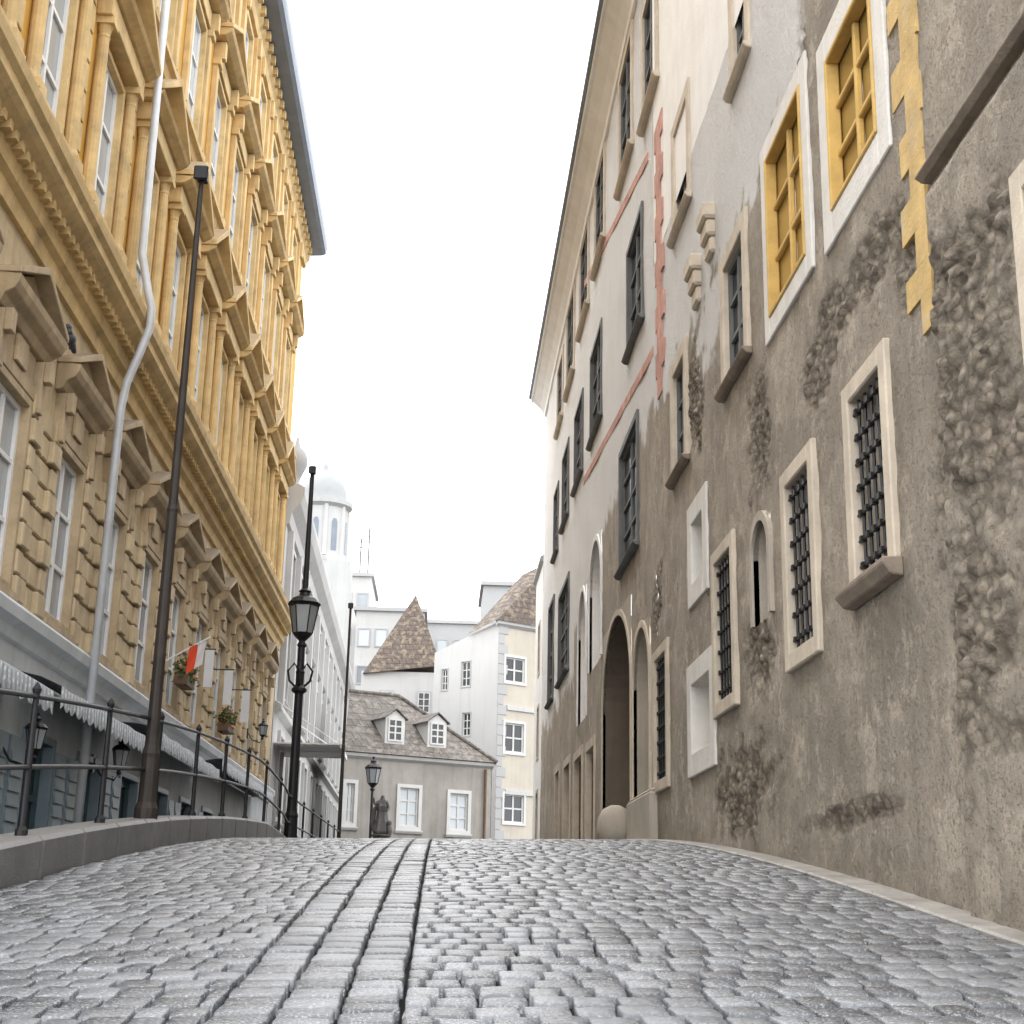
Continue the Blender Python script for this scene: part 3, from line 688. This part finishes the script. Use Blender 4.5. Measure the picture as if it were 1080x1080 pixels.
rf = q.build('roof', m_tile, eh)
q = MB(); q.tube([tuple(r0+Vector((0, 0, .03))), tuple(r1+Vector((0, 0, .03)))], .09, 8); q.tube([tuple(r1+Vector((0, 0, .03))), tuple(e1+Vector((0, 0, .03)))], .09, 8); q.build('ridge_tiles', m_tile, rf)
for px in (419, 463):
    a, z = onW(A, B, px, 783); a *= 1.02
    z0, o1 = 6.75, -.35
    q = MB(T); q.box(-2.4, o1, a-.44, a+.44, z0-.35, z0+.8); q.prism([(a-.44, z0+.8), (a+.44, z0+.8), (a, z0+1.12)], -2.6, o1)
    d = q.build('dormer', m_fwhite, eh)
    q = MB(T)
    for s in (-1, 1): q.prism([(a+s*.55, z0+.74), (a+s*.55, z0+.79), (a, z0+1.21), (a, z0+1.16)], -2.9, o1+.1)
    q.build('dormer_roof', m_tile, d)
    q = MB(T); q.box(o1-.01, o1+.02, a-.28, a+.28, z0-.1, z0+.72); q.build('pane', m_dglass, d)
    q = MB(T); q.ring(o1, o1+.05, a-.26, a+.26, z0-.08, z0+.7, .07); q.box(o1+.021, o1+.046, a-.035, a+.035, z0-.08, z0+.7)
    for t in (.2, .46): q.box(o1+.021, o1+.043, a-.26, a+.26, z0+t-.03, z0+t+.03)
    q.build('sash', m_fwhite, d)
MB(T).tube([(.12, L-.35, ez-.3), (.12, L-.35, 1)], .06, 8).build('drainpipe', m_brown, eh)
# ------------------------------------------------------------------ corner house
Ah, Ch, Bh = (-.65, 78), (2.75, 75), (5.6, 77.0)
ch = thing('corner_house', (2.75, 76, 1.1), 'tall corner house, white on its left side and pale yellow with quoins on the right', 'house')
T1 = TW(Ah, Ch); L1 = math.hypot(Ch[0]-Ah[0], Ch[1]-Ah[1]); T2 = TW(Ch, Bh); L2 = math.hypot(Bh[0]-Ch[0], Bh[1]-Ch[1])
A, B = Ah, Ch
WO = [ow(487, 496, 698, 724), ow(466, 472, 706, 728), ow(488, 496, 752, 776)]
wall_grid('side_wall', T1, 0, L1, 0, 13.7, 1, WO, m_hwhite, ch)
q = MB(T1); q.prism([(0, 13.7), (L1, 13.7), (L1, 14.95), (L1*.62, 14.5)], -.2, 0); q.build('gable', m_hwhite, ch)
for o in WO: win(ch, T1, *o, sw=.06, proud=.03, depth=.1, smat=m_hgrey, fmat=m_fwhite, pmat=m_dglass, bevel=0)
A, B = Ch, Bh
YO = [ow(533, 553, 694, 720), ow(532, 552, 763, 794), ow(531, 552, 838, 868)]
wall_grid('front_wall', T2, .003, L2, 0, 14.95, 1, YO, m_hyel, ch)
for o in YO: win(ch, T2, *o, sw=.12, proud=.06, depth=.1, smat=m_fwhite, fmat=m_fwhite, pmat=m_dglass, nv=1, nh=1, bar=.05, fw=.08, bevel=0)
q = MB(T2); z = 3; i = 0
while z < 14.4: q.box(.0, .04, .02, .62 if i % 2 else .38, z, z+.5); z += .54; i += 1
q.build('quoins', m_hgrey, ch)
MB(T2).profile([(0, 14.7), (.2, 14.85), (.22, 15), (0, 15.1)], -.2, L2).build('cornice', m_hwhite, ch)
for zz in (5.9, 10.3): MB(T2).box(0, .08, .65, L2, zz, zz+.25).build('string_course', m_hwhite, ch)
k0 = T2(.3, -.3, 15.0); k1 = T2(.3, L2, 15.0); r1 = PY(585, 590, 78.2); r0 = PY(551, 606, 77.8); lp = T1(.15, L1*.55, 14.45)
q = MB(); V = [q.w(v) for v in (k0, k1, r1, r0, lp)]; q.Fc += [[V[0], V[1], V[2], V[3]], [V[4], V[0], V[3]]]; q.build('roof', m_tile2, ch)
# tower house
th = thing('tower_house', (-2.8, 86, 1.1), 'white house with steep pyramid roof of brown patterned tiles behind the end house', 'house')
MB().box(-5.0, -.5, 84.2, 88.2, 0, 13.6).build('wall', m_hwhite, th)
q = MB(); V = [q.w(v) for v in ((-4.9, 83.9, 13.4), (-.3, 83.9, 14.0), (-.3, 88.5, 14.0), (-4.9, 88.5, 13.4), (-2.0, 86, 18.7))]
q.Fc += [[V[0], V[1], V[4]], [V[1], V[2], V[4]], [V[2], V[3], V[4]], [V[3], V[0], V[4]], [V[0], V[3], V[2], V[1]]]; q.build('roof', m_tile2, th)
Tt = TW((-5.0, 84.19), (-.5, 84.19))
for a in (1.2, 3.4): win(th, Tt, a, a+.7, 11.2, 12.4, sw=.08, proud=.04, depth=.02, smat=m_hgrey, fmat=m_fwhite, pmat=m_dglass, bevel=0)
# domed tower
dx = PY(340, 560, 96).x; dz = 1.3
dt = thing('domed_tower', (dx, 96, 1.1), 'white church tower with round drum and small pale dome above the left roofs', 'tower')
m_drum = M('tower_plaster', (.43, .43, .425), .9, .08, .5, .05, 10, streak=.25)
MB().box(dx-2.1, dx+2.1, 94.0, 98.0, 0, 21.4+dz).build('tower_shaft', m_drum, dt)
q = MB(); q.lathe((dx, 96, 21.4+dz), [(2.1, 0), (2.1, .3), (1.7, .4), (1.7, 3.9), (2.0, 4.1), (2.05, 4.4), (1.65, 4.5)], 20); q.build('drum', m_drum, dt)
q = MB(); q.lathe((dx, 96, 25.85+dz), [(1.65, 0)]+[(1.62*math.cos(t), .1+2.3*math.sin(t)) for t in [i*math.pi/2/8 for i in range(8)]]+[(.2, 2.45), (.2, 2.7), (.08, 2.9), (.04, 3.3)], 20); q.build('dome', M('pale_dome_metal', (.29, .30, .305), .7, .1, .5, .05, 10), dt, smooth=True)
for k in range(8):
    t = k*math.pi/4+.2; c = Vector((dx+1.7*math.cos(t), 96+1.7*math.sin(t), 23.3+dz))
    q = MB(); q.tube([(c.x, c.y, 21.8+dz), (c.x, c.y, 25.4+dz)], .16, 8); q.build('column', m_hwhite, dt)
    t += math.pi/8; c = Vector((dx+1.65*math.cos(t), 96+1.65*math.sin(t), 23.3+dz)); nrm = Vector((math.cos(t), math.sin(t), 0)); u = Vector((-math.sin(t), math.cos(t), 0))
    q = MB(lambda o, a, z: c+nrm*o+u*a+Vector((0, 0, z))); q.prism([(-.2, -1.1), (.2, -1.1), (.2, .9), (.11, 1.15), (-.11, 1.15), (-.2, .9)], -.1, .06); q.build('window', m_slate, dt)
# background roofs
def block(name, label, px0, px1, pt, d, depth, mat, wins, extra=None):
    x0, x1 = PY(px0, pt, d).x, PY(px1, pt, d).x; zt = PY((px0+px1)/2, pt, d).z
    b = thing(name, ((x0+x1)/2, d, 1.1), label, 'building')
    MB().box(x0, x1, d, d+depth, 0, zt).build('wall', mat, b)
    MB().box(x0-.2, x1+.2, d-.25, d+depth, zt+.003, zt+.3).build('roof_edge', m_hgrey, b)
    Tb = TW((x0, d-.004), (x1, d-.004))
    for i in range(wins):
        for r in range(3):
            a = (x1-x0)*(i+.5)/wins; z = zt-2.2-3*r
            w = MB(Tb).ring(0, .08, a-.4, a+.4, z-.6, z+.7, .1).build('window', m_hgrey, b)
            MB(Tb).box(-.02, .03, a-.4, a+.4, z-.6, z+.7).build('pane', m_glass, w)
    if extra: extra(b, x0, x1, zt, d)
    return b
def ant(b, x0, x1, zt, d):
    for t, h in ((.6, 3.6), (.85, 4.6)):
        x = x0+(x1-x0)*t; q = MB(); q.tube([(x, d+1, zt), (x, d+1, zt+h)], .08, 6)
        for k in range(3): q.tube([(x-.5+k*.1, d+1, zt+h-.3-k*.5), (x+.5-k*.1, d+1, zt+h-.3-k*.5)], .04, 5)
        q.build('antenna', m_gstone, b)
block('roof_block', 'pale block with rooftop antennas rising between the dome and the pyramid roof', 358, 392, 608, 118, 10, m_hwhite, 2, ant)
block('roof_block', 'wide white terrace building directly behind the pyramid roof', 376, 448, 645, 112, 10, m_hwhite, 4)
block('roof_block', 'light grey block between the pyramid roof and the yellow corner house', 440, 512, 658, 125, 10, m_hgrey, 4)
block('roof_block', 'grey attic block peeping over the tiled roof of the corner house', 510, 548, 618, 104, 8, m_hgrey, 1)
# ------------------------------------------------------------------ lamps
def head(q, P, s=1):
    q.box(P.x-.07*s, P.x+.09*s, P.y-.14*s, P.y+.1*s, P.z-.06*s, P.z+.16*s)
    q.box(P.x-.1*s, P.x+.12*s, P.y-.17*s, P.y-.12*s, P.z-.1*s, P.z+.14*s)
def pole(base, top_px, label, r0=.075, r1=.032, name='street_lamp', mat=None):
    P = PX(base[0], base[1], -2.82 if base[0] < 300 else -2.86)
    d = P.y
    H = PY(*top_px, d).z
    z = ktop(d) if d < 27 else gz(-2.8, d)
    t = thing(name, (P.x, d, z), label, 'street lamp')
    q = MB(); q.lathe((P.x, d, z-.03), [(r0*1.8, 0), (r0*1.8, .12), (r0*1.4, .18), (r0*1.3, .6), (r0*1.4, .64), (r0*1.1, .72), (r0, .8), (r0*.85, (H-z)*.45), (r0*.95, (H-z)*.45+.03), (r0*.75, (H-z)*.45+.08), (r1, H-z)], 14)
    q.build('pole', mat or m_pole, t, smooth=False)
    q = MB(); head(q, Vector((P.x, d, H)), .7); q.build('floodlight', m_iron, t, bevel=.015)
    return t, P.x, d, z, H
pole((152, 878), (214, 188), 'tall brown iron pole with small floodlight on top, nearest on the left railing', .063, .027)
t2, lx, ld, lz, lH = pole((306, 884), (335, 498), 'black iron lamp post with a glass lantern halfway up, second along the railing', .095, .042, mat=m_iron)
pole((357, 888), (371, 640), 'slim dark pole with floodlight, farthest along the railing', .06, .035)
def lantern(parent, x, y, z, s=1, bottom=True):
    q = MB(); q.lathe((x, y, z), [(.06*s, -.3*s), (.1*s, -.24*s), (.06*s, -.16*s), (.16*s, -.06*s), (.2*s, 0)], 12)
    for k in range(6):
        t = k*math.pi/3; c, n = math.cos(t), math.sin(t)
        q.tube([(x+.19*s*c, y+.19*s*n, z), (x+.29*s*c, y+.29*s*n, z+.55*s)], .014*s, 5)
    q.lathe((x, y, z+.55*s), [(.31*s, 0), (.33*s, .03*s), (.3*s, .06*s)], 6); q.build('lantern_frame', m_iron, parent)
    q = MB(); q.lathe((x, y, z), [(.18*s, .01*s), (.275*s, .54*s)], 6); q.build('lantern_glass', m_lamp, parent)
    q = MB(); q.lathe((x, y, z+.6*s), [(.33*s, 0), (.24*s, .1*s), (.12*s, .16*s), (.1*s, .22*s), (.13*s, .25*s), (.05*s, .32*s), (.05*s, .42*s)], 12); q.build('lantern_cap', m_iron, parent)
Lz = PY(319, 668, ld).z
lantern(t2, lx, ld, Lz, 1.0)
q = MB()
for s in (-1, 1):
    q.tube([(lx+s*.04, ld, Lz-1.1), (lx+s*.2, ld, Lz-.95), (lx+s*.24, ld, Lz-.75), (lx+s*.12, ld, Lz-.6), (lx+s*.06, ld, Lz-.7)], .025, 6)
    q.tube([(lx, ld+s*.04, Lz-1.1), (lx, ld+s*.2, Lz-.95), (lx, ld+s*.24, Lz-.75), (lx, ld+s*.12, Lz-.6)], .025, 6)
q.lathe((lx, ld, Lz-1.2), [(.09, 0), (.15, .05), (.15, .1), (.09, .16)], 12)
q.build('scroll_bracket', m_iron, t2)
P = PY(390, 893, 56); t = thing('lantern_post', (P.x, 56, 1.125), 'small black lantern post in front of the grey end house', 'street lamp')
q = MB(); H = PY(391, 826, 56).z; q.lathe((P.x, 56, 1.125), [(.12, 0), (.12, .3), (.06, .4), (.05, H-1.125-.25)], 10); q.build('pole', m_iron, t)
lantern(t, P.x, 56, H, 1.0)
# statue
P = PY(402, 880, 55.6); bz = PY(402, 880, 55.6).z
st = thing('statue', (P.x, 55.6, 1.125), 'dark draped stone figure on a pedestal beside the lantern post at the end house', 'statue')
q = MB(); q.lathe((P.x, 55.6, 1.125), [(.42, 0), (.42, .2), (.32, .28), (.3, bz-1.125-.12), (.38, bz-1.125-.06), (.38, bz-1.125)], 8); q.build('pedestal', m_bronze, st)
me = bpy.data.meshes.new('figure')
J = [(0, 0, .95), (0, 0, 1.2), (0, 0, 1.45), (0, 0, 1.58), (0, -.02, 1.74), (.1, 0, .9), (.12, -.06, .5), (.12, 0, .06), (-.1, 0, .9), (-.12, .02, .5), (-.14, 0, .06), (.2, 0, 1.42), (.3, -.05, 1.15), (.2, -.22, 1.0), (-.2, 0, 1.42), (-.36, -.05, 1.3), (-.4, -.1, 1.62)]
E = [(0, 1), (1, 2), (2, 3), (3, 4), (0, 5), (5, 6), (6, 7), (0, 8), (8, 9), (9, 10), (2, 11), (11, 12), (12, 13), (2, 14), (14, 15), (15, 16)]
RD = [.17, .15, .17, .07, .12, .12, .09, .07, .12, .09, .07, .08, .06, .05, .08, .06, .05]
k = .85
me.from_pydata([(x*k, y*k, z*k) for x, y, z in J], E, []); me.materials.append(m_bronze)
fo_ = bpy.data.objects.new('figure', me); COL.objects.link(fo_); fo_.parent = st; fo_.location = (0, 0, bz-1.125)
sk = fo_.modifiers.new('skin', 'SKIN'); fo_.modifiers.new('sub', 'SUBSURF').levels = 1
for i, v in enumerate(me.skin_vertices[0].data): v.radius = (RD[i]*k, RD[i]*k); v.use_root = (i == 0)
q = MB(); q.lathe((P.x, 55.62, bz), [(.27, .02), (.3, .1), (.24, .35), (.2, .6), (.17, .85), (.21, 1.05), (.16, 1.16)], 18, wave=.16)
q.tube([(P.x-.16, 55.6, bz+1.15), (P.x-.3, 55.65, bz+.9), (P.x-.36, 55.7, bz+.45), (P.x-.3, 55.7, bz+.1)], [.06, .09, .1, .05], 8); q.build('drapery', m_bronze, st)
q = MB(); q.lathe((P.x+.3, 55.5, bz), [(.1, .0), (.12, .15), (.09, .28), (.07, .34), (.09, .4), (.09, .46), (.04, .52)], 10); q.build('urn', m_bronze, st)
# ------------------------------------------------------------------ small things on the yellow facade
for i, (px, py, lab) in enumerate(((36, 790, 'black wall lantern on the shopfront, nearest at the left edge'), (126, 808, 'black wall lantern on the shopfront beside the drainpipe'), (277, 775, 'black wall lantern on the far end of the yellow house'))):
    P = PX(px, py, XB+.4)
    t = thing('wall_lantern', (XB, P.y, P.z), lab, 'lantern')
    q = MB(); q.tube([(XB+.02, P.y, P.z+.05), (XB+.15, P.y, P.z-.14), (XB+.34, P.y, P.z-.2), (XB+.4, P.y, P.z-.1)], .016, 6); q.box(XB, XB+.04, P.y-.05, P.y+.05, P.z-.1, P.z+.15); q.build('bracket', m_iron, t)
    lantern(t, XB+.4, P.y, P.z, .4)
P = PX(211, 694, XB+.75); fl = thing('flag', (XB, P.y, P.z), 'red and white flag hanging from a short pole on the yellow facade', 'flag')
q = MB(); q.tube([(XB+.02, P.y, P.z-.15), (XB+.9, P.y, P.z+.37)], .014, 6); q.build('flagpole', m_white, fl)
for nm, mt, o0, o1 in (('red_cloth', m_flagr, .56, .70), ('white_cloth', m_flagw, .70, .84)):
    q = MB(); g = []
    for i in range(6):
        for j in range(8):
            o = o0+(o1-o0)*i/5; zt = P.z-.162+.591*o; g.append(q.p(XB+o-.02*j*.3, P.y+.04*math.sin(o*18+j*.5), zt-.45*j/7))
    for i in range(5):
        for j in range(7): q.Fc.append([g[i*8+j], g[i*8+j+1], g[(i+1)*8+j+1], g[(i+1)*8+j]])
    q.build(nm, mt, fl, smooth=True)
for (px, py, lab) in ((221, 705, 'white hanging banner just beyond the red flag'), (241, 725, 'white hanging banner, middle one on the yellow facade'), (259, 745, 'white hanging banner, farthest one on the yellow facade')):
    P = PX(px, py, XB+.5); b = thing('banner', (XB, P.y, P.z), lab, 'banner')
    q = MB(); q.tube([(XB+.02, P.y, P.z+.37), (XB+.6, P.y, P.z+.37)], .014, 6); q.build('bracket', m_iron, b)
    q = MB(); q.box(XB+.4, XB+.57, P.y-.008, P.y+.008, P.z-.36, P.z+.357); q.build('cloth', m_flagw, b)
for (px, py, lab) in ((197, 712, 'planter with orange flowers under a window beside the red flag'), (240, 762, 'small leafy planter farther along the yellow facade')):
    P = PX(px, py, XB+.3); b = thing('flower_box', (XB, P.y, P.z), lab, 'planter')
    q = MB(); q.box(XB+.15, XB+.38, P.y-.4, P.y+.4, P.z-.22, P.z-.05); q.build('box', m_brown, b)
    for nm, mt, cnt, sz in (('leaves', m_leaf, 340, .055), ('flowers', m_flower, 150, .04)):
        q = MB()
        for _ in range(cnt):
            c = Vector((XB+.28+random.gauss(0, .08), P.y+random.uniform(-.42, .42), P.z+random.gauss(.05, .1)))
            u = Vector((random.gauss(0, 1), random.gauss(0, 1), random.gauss(0, 1))).normalized()*sz; v = u.orthogonal().normalized()*sz*.6
            q.Fc.append([q.w(c-u), q.w(c+v), q.w(c+u), q.w(c-v)])
        q.build(nm, mt, b, recalc=False)
# pigeon
P = PX(78, 318, XB+.26); P.x = XB+.26
hc = min(cs, key=lambda c: abs(c-P.y)); pz = max(6.97, 7.05+.45*(1-abs(P.y-hc)/1.02))+DZ; q = MB()
q.ball((P.x, P.y, pz+.12), (.075, .13, .075)); q.ball((P.x, P.y-.12, pz+.22), .045, 6); q.tube([(P.x, P.y-.08, pz+.15), (P.x, P.y-.12, pz+.21)], [.055, .04], 8)
q.tube([(P.x, P.y+.1, pz+.1), (P.x, P.y+.26, pz+.05)], [.05, .03], 6); q.tube([(P.x, P.y-.15, pz+.22), (P.x, P.y-.19, pz+.21)], [.015, .004], 6)
for s in (-1, 1): q.tube([(P.x+s*.02-.01, P.y, pz+.07), (P.x+s*.02-.01, P.y, pz-.02)], .008, 5)
tag(q.build('pigeon', m_bird, smooth=True), 'dark pigeon perched on a window hood of the yellow house', 'pigeon')
# ------------------------------------------------------------------ light
w = bpy.data.worlds.new('World'); S.world = w; w.use_nodes = True
nt = NT(w.node_tree); bg = w.node_tree.nodes['Background']
sky = nt.n('ShaderNodeTexSky', sky_type='NISHITA', sun_disc=False, sun_elevation=math.radians(58), sun_rotation=math.radians(-20), air_density=1, dust_density=4)
nt.t.links.new(nt.mix(.9, sky.outputs[0], (27, 27.2, 27.6, 1)), bg.inputs[0]); bg.inputs[1].default_value = .15
sun = bpy.data.objects.new('sun', bpy.data.lights.new('sun', 'SUN')); COL.objects.link(sun)
sun.data.energy = 1.5; sun.data.angle = math.radians(20); sun.data.color = (1, .96, .9)
az, el = math.radians(-20), math.radians(58)
dirv = Vector((math.sin(az)*math.cos(el), math.cos(az)*math.cos(el), math.sin(el)))
sun.rotation_euler = dirv.to_track_quat('Z', 'Y').to_euler(); sun.location = (0, 0, 30)
S.view_settings.view_transform = 'Standard'; S.view_settings.look = 'None'; S.view_settings.exposure = 0
